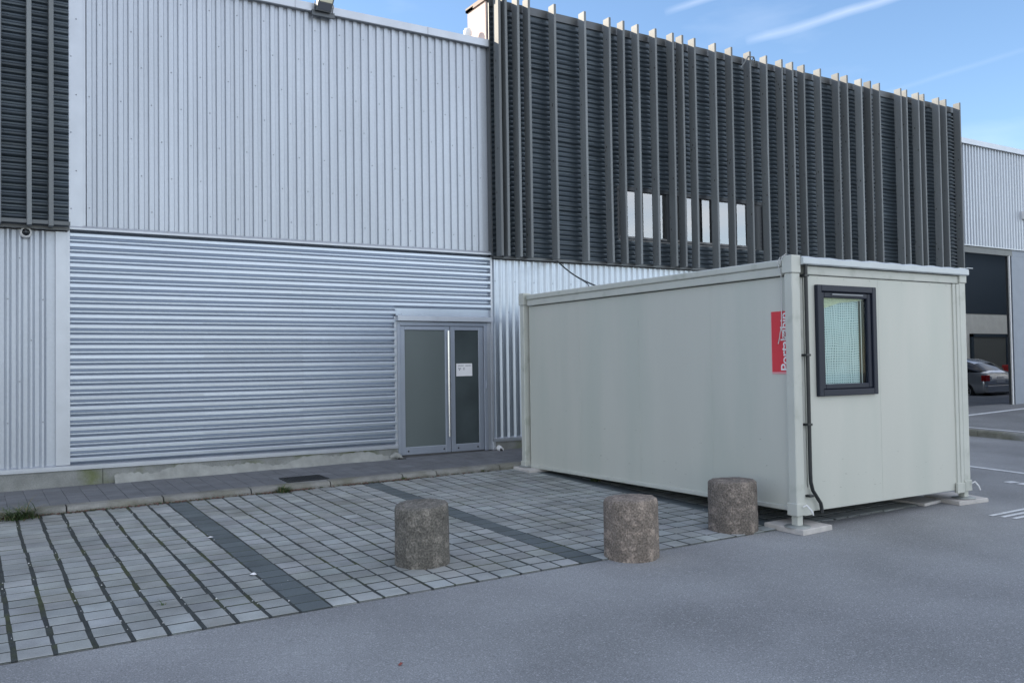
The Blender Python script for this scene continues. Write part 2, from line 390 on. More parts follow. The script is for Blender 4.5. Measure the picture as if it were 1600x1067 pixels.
# kerb stones and pavement along the wall
KH = .078
mb = MB(); x = -8.05
while x < 15.6:
    L = random.choice((1.0, 1.0, .995, .5)) if x > 3 else 1.0
    x1 = min(x+L, 15.8); t = random.gauss(1, .07); e = random.gauss(0, .003)
    prof = [(YK+e, -.05), (YK+e+.004, KH*.55), (YK+e+.016, KH-.018), (YK+e+.035, KH), (YK+.16, KH+.004), (YK+.16, -.05)]
    vs = [(xx, yy, G(xx, yy)+zz) for xx in (x+.008, x1-.008) for yy, zz in prof]; k = len(prof)
    fs = [(i, i+k, i+k+1, i+1) for i in range(k-1)] + [tuple(range(k-1, -1, -1)), tuple(range(k, 2*k))]
    mb.add(vs, [f[::-1] for f in fs], 0, (t*1.02, t, t*.98)); x = x1
tag(mb.build('kerb', KERB), kind='structure')
mb = MB(); y = YK+.165; r = 0
while y < -.01:
    y1 = min(y+.2, .0); x = -8
    while x < 15.7:
        t = random.gauss(1, .06)
        paver(mb, x+.0018, x+.1982, y+.0015, y1-.0015, .0, (t, t, t*1.02), 0, .003); x += .2
    y = y1; r += 1
for i, v in enumerate(mb.v): mb.v[i] = (v[0], v[1], v[2]+KH+.003)
mb.box(-8, 15.7, YK+.161, .02, -.05, KH-.002, 0, .6, g=True)
tag(mb.build('pavement', SIDEPAVE), kind='structure')

# raised apron in front of the garage, its kerb, painted lines
mb = MB(); mb.quad(*[(x, y, G(x, y)+.115) for x, y in ((15.92, -14), (60, -14), (60, .3), (15.92, .3))])
tag(mb.build('garage_apron', APRON), kind='structure')
mb = MB(); y = -13.9
while y < -.05:
    y1 = min(y+1.0, -.02); t = random.gauss(1.25, .08)
    prof = [(15.80, -.05), (15.803, .09), (15.82, .118), (15.93, .122), (15.93, -.05)]
    vs = [(xx, yy, G(xx, yy)+zz) for yy in (y+.004, y1-.004) for xx, zz in prof]; k = len(prof)
    fs = [(i, i+1, i+1+k, i+k) for i in range(k-1)] + [tuple(range(k)), tuple(range(2*k-1, k-1, -1))]
    mb.add(vs, [f[::-1] for f in fs], 0, t); y = y1
tag(mb.build('apron_kerb', KERB), kind='structure')
mb = MB()
def paint(x0, y0, x1, y1, w, h=.005):
    d = Vector((x1-x0, y1-y0)).normalized(); n = Vector((-d.y, d.x))*w/2
    P = [(x0+n.x, y0+n.y), (x1+n.x, y1+n.y), (x1-n.x, y1-n.y), (x0-n.x, y0-n.y)]
    mb.quad(*[(a, b, G(a, b)+h) for a, b in P[::-1]])
paint(12.24, -3.0, 12.07, -8.9, .10)
paint(18.2, -1.12, 23.5, -.62, .13, .120)
paint(16.25, -.6, 16.05, -6.5, .09, .120)
paint(11.33, -5.94, 11.31, -6.05, .16); paint(11.31, -6.10, 11.24, -6.75, .14); paint(11.22, -7.0, 11.15, -7.7, .14)
for k in range(5): paint(9.06+.03*k, -7.03-.105*k, 11.6, -7.03-.105*k, .05)
tag(mb.build('road_markings', ROADPAINT), kind='structure')

# ================================================================ WAREHOUSE
wh = root('warehouse', (7.0, 0, 0), 'long silver metal warehouse with dark finned upper screens and a glass double door', 'building')
Z0, Z1, ZT = .355, 3.293, 6.645
# --- body (walls and roofs behind the cladding)
mb = MB()
mb.box(-34, 19.0, .06, 24, -2.0, 6.60)
mb.box(19.0, 19.6, .06, 8.2, -1, 6.60); mb.box(19.0, 44, 8.4, 24, -1, 6.6); mb.box(43.4, 44, .06, 8.4, -1, 6.6)
mb.box(19.6, 22.32, .25, 8.4, 6.3, 6.6); mb.box(22.32, 43.4, .06, 1.2, 6.3, 6.6); mb.box(19.6, 43.4, 7.0, 8.4, 6.3, 6.598)
mb.box(19.6, 24, 1.2, 7, 6.3, 6.6); mb.box(40, 43.4, 1.2, 7, 6.3, 6.6)  # gap between these panels is an added skylight to brighten the garage
mb.build('roof', ROOFM, wh)
# --- screws helper
def screw(m, x, z, y, r=.008, mi=1):
    m.lathe((x, y, z), [(r, 0), (r, -.006), (r*.5, -.009)], 6, mi, 'y', True)
# --- upper silver wall with vertical ribs
def vert_wall(name, x0, x1, z0, z1, trim_l, pitch=.1239, step=.47, top_cap=None, phase=0., depth=.027):
    m = MB(); st = x0+phase
    prof = rib_profile(x0, x1, pitch, .056, .013, depth, st)
    extrude_profile(m, prof, 'z', z0, z1, .02)
    # dark closure behind the ribs' ends
    z = z1-.25; row = 0
    while z > z0+.1:
        t = st+.042+pitch*(row % 3); 
        while t < x1-.05:
            if random.random() > .12: screw(m, t, z+random.gauss(0, .004), .02-depth)
            t += pitch*3
        z -= step; row += 1
    return m.build(name, [SILVER, SCREW], wh)
vert_wall('upper_cladding', 1.30, 7.19, Z1+.035, ZT, 0)
# corner trim on the left of the upper wall
m = MB(); m.box(1.105, 1.262, -.045, .05, Z1+.02, ZT+.1); m.box(1.262, 1.30, -.002, .05, Z1+.02, ZT)
for k in range(7): screw(m, 1.13+.06*(k % 2), Z1+.25+.48*k, -.045)
m.build('corner_trim', [FLASH, SCREW], wh)
# roof edge capping
m = MB(); m.box(1.10, 7.19, -.075, .30, ZT+.004, ZT+.118); m.box(1.10, 7.19, -.066, .0, ZT-.004, ZT+.004, 1)
for x in (1.9, 4.0, 6.1): m.box(x, x+.006, -.078, .303, ZT+.003, ZT+.121, 1)
m.build('roof_capping', [FLASH, SCREW], wh)
# flashing between the upper and the lower wall
m = MB(); m.add([(1.11, -.030, Z1+.045), (7.2, -.030, Z1+.045), (7.2, -.072, Z1+.012), (1.11, -.072, Z1+.012), (1.11, -.072, Z1-.012), (7.2, -.072, Z1-.012), (7.2, .02, Z1-.014), (1.11, .02, Z1-.014)],
             [(3, 2, 1, 0), (4, 5, 2, 3), (7, 6, 5, 4)]); m.build('drip_flashing', FLASH, wh)
# --- lower wall, horizontal corrugation
def horiz_wall(m, x0, x1, z0, z1, y=.02, pitch=.1276, crest=.056, web=.022, depth=.050):
    prof = [(z0, 0)]; t = Z0+.004
    while t < z0+.004: t += pitch
    while t+.114 < z1:
        for dt, d in ((0, .0), (.030, .047), (.036, .0505), (.072, .0505), (.080, .046), (.098, .016), (.109, .002), (.113, 0)): prof.append((t+dt, d+random.uniform(-.0004, .0004)))
        t += pitch
    prof.append((z1, 0)); extrude_profile(m, prof, 'x', x0, x1, y)
m = MB()
DX0, DX1, DZ = 5.545, 7.15, 2.25
joints = [1.118, 2.73, 4.09, 5.535]
for a, b in zip(joints[:-1], joints[1:]):
    horiz_wall(m, a, b, Z0-.01, Z1-.01, .02+random.uniform(-.001, .001))
horiz_wall(m, 5.535, 7.19, DZ+.02, Z1-.01, .0202)
for xj in joints[1:3]:
    for k in range(23): screw(m, xj+random.gauss(0, .003), Z0+.045+.1276*k, -.020, .006)
for k in range(9): screw(m, 5.62+random.gauss(0, .003), DZ+.06+.1276*k, -.02, .006)
m.build('lower_cladding', [SILVER_H, SCREW], wh)
m = MB(); m.box(1.085, 1.118, -.028, .05, Z0, Z1-.015); m.build('cladding_edge_trim', FLASH, wh); m = MB(); m.box(7.19, 7.225, -.028, .05, .30, Z1-.01); m.build('cladding_edge_trim', FLASH, wh)
# --- vertical ribbed walls at ground level, left and right of it
def rib_low(name, x0, x1, z0, z1):
    m = MB(); prof = [(x0, 0)]; t = x0+.02
    while t+.09 < x1:
        for dt, d in ((0, 0), (.03, .034), (.05, .034), (.08, 0)): prof.append((t+dt, d))
        t += .125
    prof.append((x1, 0)); extrude_profile(m, prof, 'z', z0, z1, .02)
    z = z1-.35; row = 0
    while z > z0+.1:
        t = x0+.06+.125*((row*2) % 3)
        while t < x1-.05: screw(m, t, z, -.014); t += .375
        z -= .5; row += 1
    return m.build(name, [SILVER_H if x0 > 5 else SILVER, SCREW], wh)
rib_low('ribbed_cladding', -9.99, .96, Z0-.01, 3.25)
m = MB(); m.box(.96, 1.085, -.024, .05, Z0, 3.25); m.build('corner_trim', FLASH, wh)
rib_low('ribbed_cladding', 7.225, 20.0, .33, 3.22)
# base flashing
m = MB()
for a, b in ((-10, 5.54), (7.2, 20.1)):
    m.add([(a, .02, Z0+.005), (b, .02, Z0+.005), (b, -.055, Z0-.012), (a, -.055, Z0-.012), (b, -.055, .292), (a, -.055, .292), (b, .03, .290), (a, .03, .290)],
          [(3, 2, 1, 0), (5, 4, 2, 3), (7, 6, 4, 5)])
    m.box(a, b, -.060, -.0555, .315, .321)
m.build('base_flashing', FLASH, wh)
# plinth in blocks; a pale strip of sealing mortar along its foot
m = MB()
for a, b in ((-10, -4), (-4, 1.485), (1.49, 5.54), (7.235, 13), (13.005, 20.1)):
    m.bbox(a, b, -.035, .05, -.3, .291, .004)
m.build('plinth', CONC, wh)
random.seed(21)
m = MB(); N = 130; vs = []
for i in range(N):
    x = 1.62+(5.52-1.62)*i/(N-1); h = .10+.035*sin(x*3.1)+.03*sin(x*7.7+1)+random.uniform(-.014, .014)
    o = .045+.012*sin(x*5)+random.uniform(-.006, .006); zz = G(x, 0)+KH
    vs += [(x, -.034, zz+h+.015), (x, -.045-o*.25, zz+h*.7), (x, -.045-o*.8, zz+h*.28), (x, -.045-o*1.3, zz-.005)]
m.add(vs, [(i*4+k, i*4+k+1, (i+1)*4+k+1, (i+1)*4+k) for i in range(N-1) for k in range(3)], smooth=True)
MORTAR = mat('sealing_mortar', (.285, .295, .28), rough=.85, var=.15, vscale=8, bump=.006, bscale=30, fine=.08)
m.build('mortar_strip', MORTAR, wh)

# --- door
door = MB(); yd = .03
fz0 = G(6.3, 0)+KH+.02
door.bbox(5.55, 5.60, -.03, .10, fz0, DZ-.05); door.bbox(7.055, 7.115, -.03, .10, fz0, DZ-.05); door.bbox(5.60, 7.055, -.03, .10, 2.135, DZ-.05)
door = door.build('door', ALU, wh)
def leaf(x0, x1, glassmat, stile_l, stile_r):
    m = MB(); y0, y1 = -.012, .04; zb, zt = fz0+.012, 2.13
    m.bbox(x0, x0+stile_l, y0, y1, zb, zt, .004); m.bbox(x1-stile_r, x1, y0, y1, zb, zt, .004)
    m.bbox(x0+stile_l, x1-stile_r, y0+.002, y1, zb, zb+.115, .004); m.bbox(x0+stile_l, x1-stile_r, y0+.002, y1, zt-.06, zt, .004)
    for xx in (x0+.12, x1-.12): m.lathe((xx, y0+.002, zb+.055), [(.013, 0), (.013, -.004), (.009, -.005)], 10, 1, 'y')
    l = m.build('door_leaf', [ALU, GRATE], door)
    g = MB(); g.box(x0+stile_l, x1-stile_r, .008, .016, zb+.115, zt-.06); g.build('glass', glassmat, door)
    return l
leaf(5.605, 6.45, FROST, .075, .085); leaf(6.462, 7.05, DARKGLASS, .075, .085)
m = MB(); m.tube([(6.40, -.065, .42), (6.40, -.065, 2.06)], .017, 10)
for z in (.55, 1.25, 1.95): m.tube([(6.40, -.065, z), (6.40, -.01, z)], .009, 8)
m.build('handle', STEEL, door)
m = MB(); m.bbox(6.425, 6.44, -.025, -.01, 1.19, 1.27, .003); m.build('lock', ALU, door); m = MB(); m.bbox(7.07, 7.10, -.05, -.03, 1.14, 1.27, .004); m.build('lock', ALU, door)
m = MB(); m.add([(5.535, .02, DZ+.045), (7.19, .02, DZ+.045), (7.19, -.10, DZ+.025), (5.535, -.10, DZ+.025), (7.19, -.10, DZ-.045), (5.535, -.10, DZ-.045), (7.19, .02, DZ-.047), (5.535, .02, DZ-.047)],
             [(3, 2, 1, 0), (5, 4, 2, 3), (7, 6, 4, 5), (0, 5, 3), (0, 7, 5), (1, 2, 4), (1, 4, 6)]); m.build('door_canopy', FLASH, wh)
m = MB(); m.box(7.115, 7.19, -.01, .05, .17, DZ-.04); m.build('door_trim', FLASH, wh); m = MB(); m.bbox(5.505, 5.545, -.03, .05, .12, DZ+.02, .003); m.build('door_trim', FLASH, wh); m = MB(); m.bbox(7.19, 7.235, -.05, .04, .16, .30, .004); m.build('trim_foot', FLASH, wh)

# --- dark finned screens
FY0, FY1 = -.285, -.122          # front and back of the fins
def screen(x0, x1, z0, z1, fins, hole=None, name='finned_screen', joints_z=(4.0, 5.15, 6.35)):
    bk = MB(); seg = [(x0, x1, z0, z1-.13)]
    if hole:
        hx0, hx1, hz0, hz1 = hole
        seg = [(x0, hx0, z0, z1-.13), (hx1, x1, z0, z1-.13), (hx0, hx1, z0, hz0), (hx0, hx1, hz1, z1-.13)]
    for a, b, c, d in seg:
        xs = a
        while xs < b-.01:
            xe = min(b, xs+random.uniform(1.4, 2.2)); z = z0 + math.ceil((c-z0-1e-6)/.0835)*.0835
            prof = [(c, 0)]
            dy = random.uniform(-.003, .003)
            while z+.0835 <= d+.001:
                for dt, q in ((0, .0), (.012, .018), (.020, .030), (.032, .034), (.044, .030), (.054, .018), (.064, 0)):
                    prof.append((z+dt, q+random.uniform(-.0015, .0015)))
                for zj in joints_z:
                    if abs(z-zj) < .042: prof[-1] = (z+.064, -.015); prof.append((z+.080, -.015))
                z += .0835
            prof.append((d, 0)); extrude_profile(bk, prof, 'x', xs, xe, -.045+dy, 0); xs = xe
    bo = bk.build(name, DARKSHEET, wh)
    t = MB()
    t.box(x0, x1, -.08, .30, z1-.13, z1)                                # top fascia
    if x0 < 0: t.box(x0, x1, -.26, -.215, z0+.01, z0+.055)
    t.box(x0, x1, -.10, .05, z0-.03, z0+.012)
    xx = x0+.9
    if hole: pass
    t.build('rail', DARKTRIM, bo)
    proto = None
    for i, (xf, w) in enumerate(fins):
        f = MB(); zt, zb = z1+.055, z0-.01; n = 10
        vs = [];
        tint = random.gauss(1, .13)
        b = .004
        sec = [(-w, FY1), (-w, FY0+b), (-w+b, FY0), (-b, FY0), (0, FY0+b), (0, FY1)]
        bow = random.gauss(0, .005)
        for k in range(n+1):
            u = k/n; z = zb+(zt-zb)*u; sh = bow*sin(pi*u)
            vs += [(xf+sx_+sh, sy_, z) for sx_, sy_ in sec]
        fs = [(k*6+j, k*6+(j+1) % 6, (k+1)*6+(j+1) % 6, (k+1)*6+j) for k in range(n) for j in range(6)]
        f.add(vs, fs, 0, (tint, tint, tint)); f.add(vs[-6:], [(0, 1, 2, 3, 4, 5)], 0, tint); f.add(vs[:6], [(5, 4, 3, 2, 1, 0)], 0, tint)
        for _ in range(random.randint(3, 6)):      # knots
            kz = random.uniform(zb+.1, zt-.3); ky = random.uniform(FY0+.03, FY1-.03); r = random.uniform(.008, .016)
            u = (kz-zb)/(zt-zb); k = bow*sin(pi*u)
            pts = [(xf-w-.0015+k, ky+r*.8*cos(a), kz+r*1.4*sin(a)) for a in [j*pi/4 for j in range(8)]]
            f.add(pts, [tuple(range(8))], 1)
        for kz in (zb+.9, zb+2.1, zb+3.3):
            f.lathe((xf-w, FY1-.02, kz), [(.010, 0), (.010, -.006)], 6, 1, 'x')
        fo = f.build('fin', [FINWOOD, KNOT], bo, loc=(xf, FY0, zb))
    return bo
fx_ = [7.201, 7.42, 7.657, 7.865, 8.380, 9.000, 9.532, 9.838, 10.160, 10.571, 10.983, 11.212, 11.515, 12.035, 12.460, 12.957, 13.411, 13.850, 14.157, 14.497, 14.990, 15.552, 15.832, 16.297, 16.600, 16.905, 17.655, 17.862, 18.292, 18.496, 19.054, 19.332, 19.885]
fx_[0] = 7.30
HOLE = (9.78, 13.48, 3.70, 4.66)
scr = screen(7.215, 19.93, 3.262, 7.45, [(x, .045) for x in fx_], HOLE)
random.seed(5)
lf = [1.9]
lfins = [.366, .686, .918]; x = .05
while x > -9.9: lfins.append(x); x -= random.choice((.22, .3, .42, .55, .62))
scl = screen(-10, 1.102, 3.29, 7.45, [(x, .052) for x in lfins])
plabel(scr, 'wide dark finned screen with a window band'); plabel(scl, 'dark finned screen at the left edge')
# sides and back of the tall screens
m = MB(); m.box(7.205, 19.93, .062, .55, 6.61, 7.40); m.box(7.16, 7.215, -.04, .552, 6.70, 7.40, 1); m.box(7.13, 7.25, -.06, .57, 7.40, 7.47, 2)
m.box(7.13, 19.95, .32, .57, 7.40, 7.44, 2); m.box(19.93, 19.96, -.09, .55, 3.26, 7.46, 3); m.box(7.19, 7.214, -.085, .02, 3.26, 7.45, 3)
m.box(-10, 1.10, .062, .55, 6.61, 7.40)
m.build('parapet', [ROOFM, STONEB, BROWN, DARKTRIM], wh)
m = MB(); m.box(-34, -10, -.02, .062, -1, 7.4); m.build('plain_side_wall', SILVER, wh)
# loose batten hanging from the screen top
m = MB(); m.tube([(12.62, -.33, 7.12), (12.80, -.36, 7.36), (12.98, -.33, 7.39), (13.08, -.28, 7.30)], [.012, .016, .014, .010], 5)
m.tube([(12.98, -.33, 7.39), (12.93, -.26, 7.22)], .01, 5); m.build('loose_strap', FINWOOD, scr)

# --- window band behind the fins
win = MB(); hx0, hx1, hz0, hz1 = HOLE; yb = -.012
win.box(hx0, hx1, yb, .05, hz0+.005, hz0+.045); win.box(hx0, hx1, yb-.02, .05, hz1-.065, hz1-.002)
edges = [(9.86, 10.965), (11.05, 12.11), (12.27, 13.10)]
cur = hx0
for a, b in edges: win.box(cur, a, yb+.002, .052, hz0+.045, hz1-.065); cur = b
win.box(cur, hx1, yb+.002, .052, hz0+.045, hz1-.065)
wf = win.build('window_band', WINFRAME, wh)
for a, b in edges:
    g = MB(); g.box(a, b, .028, .034, hz0+.05, hz1-.065)
    g.build('pane', PANE2, wf)
    s = MB(); s.box(a+.0, b-.0, .045, .050, hz0+.05, hz1-.066); s.build('sky_tinted_blind', mat('blind_sky_tint', (.60, .72, .88), rough=.8, var=.35, vscale=2.2), wf)  # blue mottled colour of the blind stands in for sky reflected in the panes
s = MB(); s.box(hx0+.02, hx1-.25, -.055, .02, hz0-.012, hz0+.005)
s.box(9.87, 13.10, -.008, .02, hz0+.046, hz0+.075, 0); s.build('sill', WINSILL, wf)

# --- right end: ribbed wall above the garage opening
m = MB(); prof = rib_profile(19.96, 44, .1239, .050, .014, .032, 20.0); extrude_profile(m, prof, 'z', 4.235, 6.66, .02)
m.build('garage_wall_cladding', SILVER, wh)
m = MB(); m.box(19.96, 44, -.07, .3, 6.664, 6.79); m.box(19.96, 44, -.045, .06, 4.215, 4.235, 0); m.build('roof_capping', FLASH, wh)
GZ = .225
m = MB(); m.box(19.96, 22.4, .0, .06, 4.06, 4.21); m.box(22.4, 44, .0, .06, 4.062, 4.21, 1); m.build('lintel', [DARKTRIM, GREYWALL], wh)
m = MB(); m.box(22.36, 44, .0, .06, -.2, 4.06); m.box(19.6, 20.28, .0, .06, -.2, 4.06); m.box(23.05, 23.35, -.03, -.001, .25, .46, 1); m.build('garage_front_wall', [GREYWALL, WHITE], wh)
m = MB(); m.box(22.20, 22.235, -.03, -.005, -.1, 4.055, 0); m.box(22.235, 22.36, .03, .09, -.1, 4.05, 1); m.build('garage_jamb', [WHITE, DARKTRIM], wh)
m = MB(); m.box(19.62, 43.4, 7.95, 8.05, -.2, 3.28, 0); m.box(19.62, 43.4, 7.93, 8.05, 3.28, 6.3, 1)
m.box(33.2, 33.35, 7.88, 7.948, -.1, 2.45, 0); m.box(33.8, 36.1, 7.90, 7.948, -.1, 2.36, 2); m.box(33.65, 33.80, 7.86, 7.948, -.1, 2.48, 3); m.box(36.1, 36.25, 7.86, 7.948, -.1, 2.48, 3); m.box(33.65, 36.25, 7.86, 7.948, 2.36, 2.49, 3)
m.box(42.9, 43.39, .26, 7.93, -.1, 6.3, 1); m.box(19.62, 19.8, .26, 7.93, -.1, 6.3, 1)
m.build('garage_inner_wall', [INWALL, INDARK, INDOOR, INDARK], wh)
m = MB(); m.box(19.6, 43.4, .02, 8.0, -.3, GZ); m.build('garage_floor', INFLOOR, wh)
m = MB()
for yy in (1.2, 2.6, 7.3): m.box(19.8, 43.0, yy, yy+.12, 5.9, 6.2)
m.build('roof_beam', INDARK, wh)

# ================================================================ small things on the facade
t = root('floodlight', (4.40, -.06, 6.66), 'grey floodlight tilted up on the roof edge above the silver wall', 'light')
m = MB()
c = Vector((4.40, -.20, 6.745)); ux = Vector((1, 0, 0)); ud = Vector((0, -.75, .30)).normalized(); un = ux.cross(ud)
def obox(m, c, a, b, d, ha, hb, hd, mi=0):
    vs = [c+a*(sa*ha)+b*(sb*hb)+d*(sd_*hd) for sd_ in (-1, 1) for sb in (-1, 1) for sa in (-1, 1)]
    m.add(vs, [(0, 2, 3, 1), (4, 5, 7, 6), (0, 1, 5, 4), (2, 6, 7, 3), (0, 4, 6, 2), (1, 3, 7, 5)], mi)
ud = Vector((.10, -.30, .80)).normalized(); ux = Vector((1, .05, 0)).normalized(); un = ux.cross(ud).normalized()
c = Vector((4.41, -.17, 6.755))
obox(m, c, ux, ud, un, .115, .115, .03)
for k in range(6): obox(m, c-un*.04+ux*(-.09+.036*k), ux, ud, un, .004, .095, .018)
m.build('housing', mat('lamp_housing', (.10, .11, .12), rough=.4, metal=.4), t)
m = MB(); obox(m, c+un*.032+ud*.06, ux, ud, un, .095, .045, .003, 0); obox(m, c+un*.032-ud*.05, ux, ud, un, .095, .05, .002, 1)
m.build('lens', [mat('lamp_reflector', (.75, .75, .6), rough=.15, metal=.6), mat('lamp_dark_glass', (.06, .07, .09), rough=.1)], t)
m = MB(); m.tube([(4.28, -.10, 6.62), (4.27, -.15, 6.76)], .008, 6); m.tube([(4.54, -.10, 6.62), (4.55, -.15, 6.76)], .008, 6); m.bbox(4.24, 4.58, -.11, -.075, 6.58, 6.66, .003)
m.build('bracket', mat('lamp_housing', (.10, .11, .12)), t)

t = root('security_camera', (.634, .0, 3.212), 'round white dome camera with a dark lens under the left screen', 'camera')
m = MB(); m.lathe((.634, .0, 3.212), [(.068, .0), (.068, -.05), (.06, -.068), (.047, -.074)], 20, 0, 'y'); m.build('housing', WHITE, t)
m = MB(); m.lathe((.634, -.07, 3.212), [(.045, 0), (.042, -.018), (.030, -.034), (.012, -.042)], 20, 0, 'y'); m.build('dome', CARDARK, t)

t = MB(); t.lathe((7.0, .27, 6.60), [(.02, 0), (.02, .28)], 8)
t.lathe((7.0, .27, 6.95), [(.01, -.085), (.045, -.075), (.07, -.03), (.072, .02), (.05, .065), (.015, .08)], 14)
tag(t.build('roof_vent_cowl', WHITE), 'small white ball-shaped vent cowl on the roof beside the dark screen', 'vent')

m = MB(); m.box(6.565, 6.853, -.0155, -.0135, 1.348, 1.55)
nt = root('notice', (6.7, -.014, 1.45), 'white paper notice taped inside the right door leaf', 'notice')
NB = MB(); NB.add([(6.566, .0065, 1.350), (6.853, .0065, 1.352), (6.851, .006, 1.549), (6.568, .006, 1.548), (6.566, .0055, 1.350), (6.853, .0055, 1.352), (6.851, .005, 1.549), (6.568, .005, 1.548)],
       [(4, 5, 6, 7), (0, 3, 2, 1), (0, 1, 5, 4), (1, 2, 6, 5), (2, 3, 7, 6), (3, 0, 4, 7)]); NB.build('sheet', PAPER, nt)
NI = MB(); random.seed(3)
def inkline(x0, x1, z, h):
    x = x0
    while x < x1: w = random.uniform(.008, .02); NI.box(x, min(x+w, x1), .0035, .0048, z, z+h); x += w+.005
inkline(6.60, 6.70, 1.51, .010); inkline(6.73, 6.83, 1.51, .010)
for z in (1.475, 1.462): inkline(6.60, 6.65, z, .006)
for z in (1.475, 1.462, 1.449): inkline(6.69, 6.72, z, .006)
NI.add([(6.61, .004, 1.44), (6.635, .004, 1.44), (6.622, .004, 1.458)], [(0, 1, 2)]); NI.build('print', INK, nt)

# stub of pipe and small camera beside the door
m = MB(); m.tube([(7.30, -.02, .19), (7.28, -.10, .185), (7.27, -.17, .17)], [.045, .045, .04], 12); m.lathe((7.27, -.17, .17), [(.03, 0), (.028, -.003)], 12, 1, 'y')
tag(m.build('drain_spout', [WHITE, UNDER]), 'short pale waste pipe sticking out of the plinth right of the door', 'pipe')
m = MB(); random.seed(9)
m.tube([(5.40, -.07, .16), (5.46, -.10, .20), (5.53, -.09, .17), (5.58, -.12, .12)], [.03, .05, .045, .02], 8, 0); m.tube([(5.50, -.13, .13), (5.62, -.14, .125)], [.03, .022], 8, 1)
tag(m.build('crumpled_sealing_foil', [MORTAR, UNDER]), 'torn pale sealing foil at the foot of the left door frame', 'foil')

# drain grate in the pavement
m = MB(); gx0, gx1, gy0, gy1 = 3.46, 4.0, -1.30, -.92
def GP(x, y, h): return (x, y, G(x, y)+KH+h)
m.add([GP(gx0, gy0, .006), GP(gx1, gy0, .006), GP(gx1, gy1, .006), GP(gx0, gy1, .006)], [(0, 1, 2, 3)])
m.box(gx0, gx1, gy0, gy0+.025, KH, KH+.014, 0, 1, True); m.box(gx0, gx1, gy1-.025, gy1, KH, KH+.014, 0, 1, True)
m.box(gx0, gx0+.025, gy0+.025, gy1-.025, KH, KH+.014, 0, 1, True); m.box(gx1-.025, gx1, gy0+.025, gy1-.025, KH, KH+.014, 0, 1, True)
for k in range(14): xx = gx0+.04+k*.0345; m.box(xx, xx+.018, gy0+.025, gy1-.025, KH+.006, KH+.012, 0, 1, True)
tag(m.build('drain_grate', GRATE), 'dark rectangular drain grate set in the pavement by the kerb', 'drain')

# wall lamp right
m = MB(); m.bbox(22.84, 23.05, -.12, -.02, 5.02, 5.22, .01, 0); m.bbox(22.86, 23.03, -.16, -.12, 5.12, 5.24, .01, 1)
tag(m.build('wall_lamp', [WHITE, DARKTRIM]), 'small boxy wall lamp on the silver wall above the garage opening', 'lamp')

# ================================================================ SITE CONTAINER
CX0, CX1, CY0, CY1 = 6.775, 9.62, -6.49, -1.575
CB, CT = .07, 2.50
ct = root('site_container', (8.2, -4.03, 0), 'grey-green site office container with a dark framed window, standing on pads', 'container')
m = MB()
m.box(CX0+.055, CX0+.075, CY0+.10, CY1-.14, CB+.012, 2.335)        # long side skin
m.box(CX1-.075, CX1-.055, CY0+.10, CY1-.14, CB+.012, 2.335)
m.box(CX0+.20, CX1-.23, CY1-.06, CY1-.04, CB+.012, 2.335)
for y in (-5.32, -4.12, -2.92):                                    # panel joints
    m.box(CX0+.0535, CX0+.055, y, y+.004, CB+.012, 2.335, 1)
random.seed(50)
for y in [CY0+.25+.45*k for k in range(10)]:
    m.lathe((CX0+.055, y+random.uniform(-.01, .01), 2.315), [(.006, 0), (.006, -.002), (.003, -.003)], 6, 1, 'x')
    m.lathe((CX0+.055, y+random.uniform(-.01, .01), CB+.06), [(.006, 0), (.006, -.002), (.003, -.003)], 6, 1, 'x')
for _ in range(46):                                                # scuffs and splashes, mostly low on the wall
    y = random.uniform(CY0+.3, CY1-.3); z = CB+.03+abs(random.gauss(0, .35)); L = random.uniform(.006, .05); h_ = random.uniform(.0015, .005)
    if z < 2.2: m.add([(CX0+.0544, y, z), (CX0+.0544, y+L, z+random.uniform(-.01, .01)), (CX0+.0544, y+L*.7, z+h_), (CX0+.0544, y+L*.2, z+h_*1.2)], [(0, 3, 2, 1)], 2)
SCUFF = mat('scuff_grey', (.33, .34, .30), rough=.7)
m.build('side_panel', [BOX, BOXRAIL, SCUFF], ct)
WX0, WX1, WZ0, WZ1 = 7.112, 8.018, 1.160, 2.256
m = MB(); ye0, ye1 = CY0+.03, CY0+.06
px0, px1, pz0, pz1 = CX0+.185, 9.40, CB-.005, 2.345
m.box(px0, WX0+.02, ye0, ye1, pz0, pz1); m.box(WX1-.02, px1, ye0, ye1, pz0, pz1)
m.box(WX0+.02, WX1-.02, ye0, ye1, pz0, WZ0+.02); m.box(WX0+.02, WX1-.02, ye0, ye1, WZ1-.02, pz1)
m.box(8.10, 8.104, ye0-.0012, ye0, pz0, pz1, 1)
for _ in range(26):
    x = random.uniform(px0+.1, px1-.1); z = CB+.04+abs(random.gauss(0, .3)); L = random.uniform(.005, .035); h_ = random.uniform(.0015, .004)
    if z < 1.0: m.add([(x, ye0-.0006, z), (x+L, ye0-.0006, z+random.uniform(-.01, .01)), (x+L*.7, ye0-.0006, z+h_), (x+L*.2, ye0-.0006, z+h_*1.2)], [(0, 1, 2, 3)], 2)
for x in (WX0+.05, WX0+.45, WX1-.05, 8.5, 9.0, 9.3): m.lathe((x, ye0, 2.325), [(.006, 0), (.006, -.002), (.003, -.003)], 6, 1, 'y')
m.build('end_panel', [BOX, BOXRAIL, SCUFF], ct)
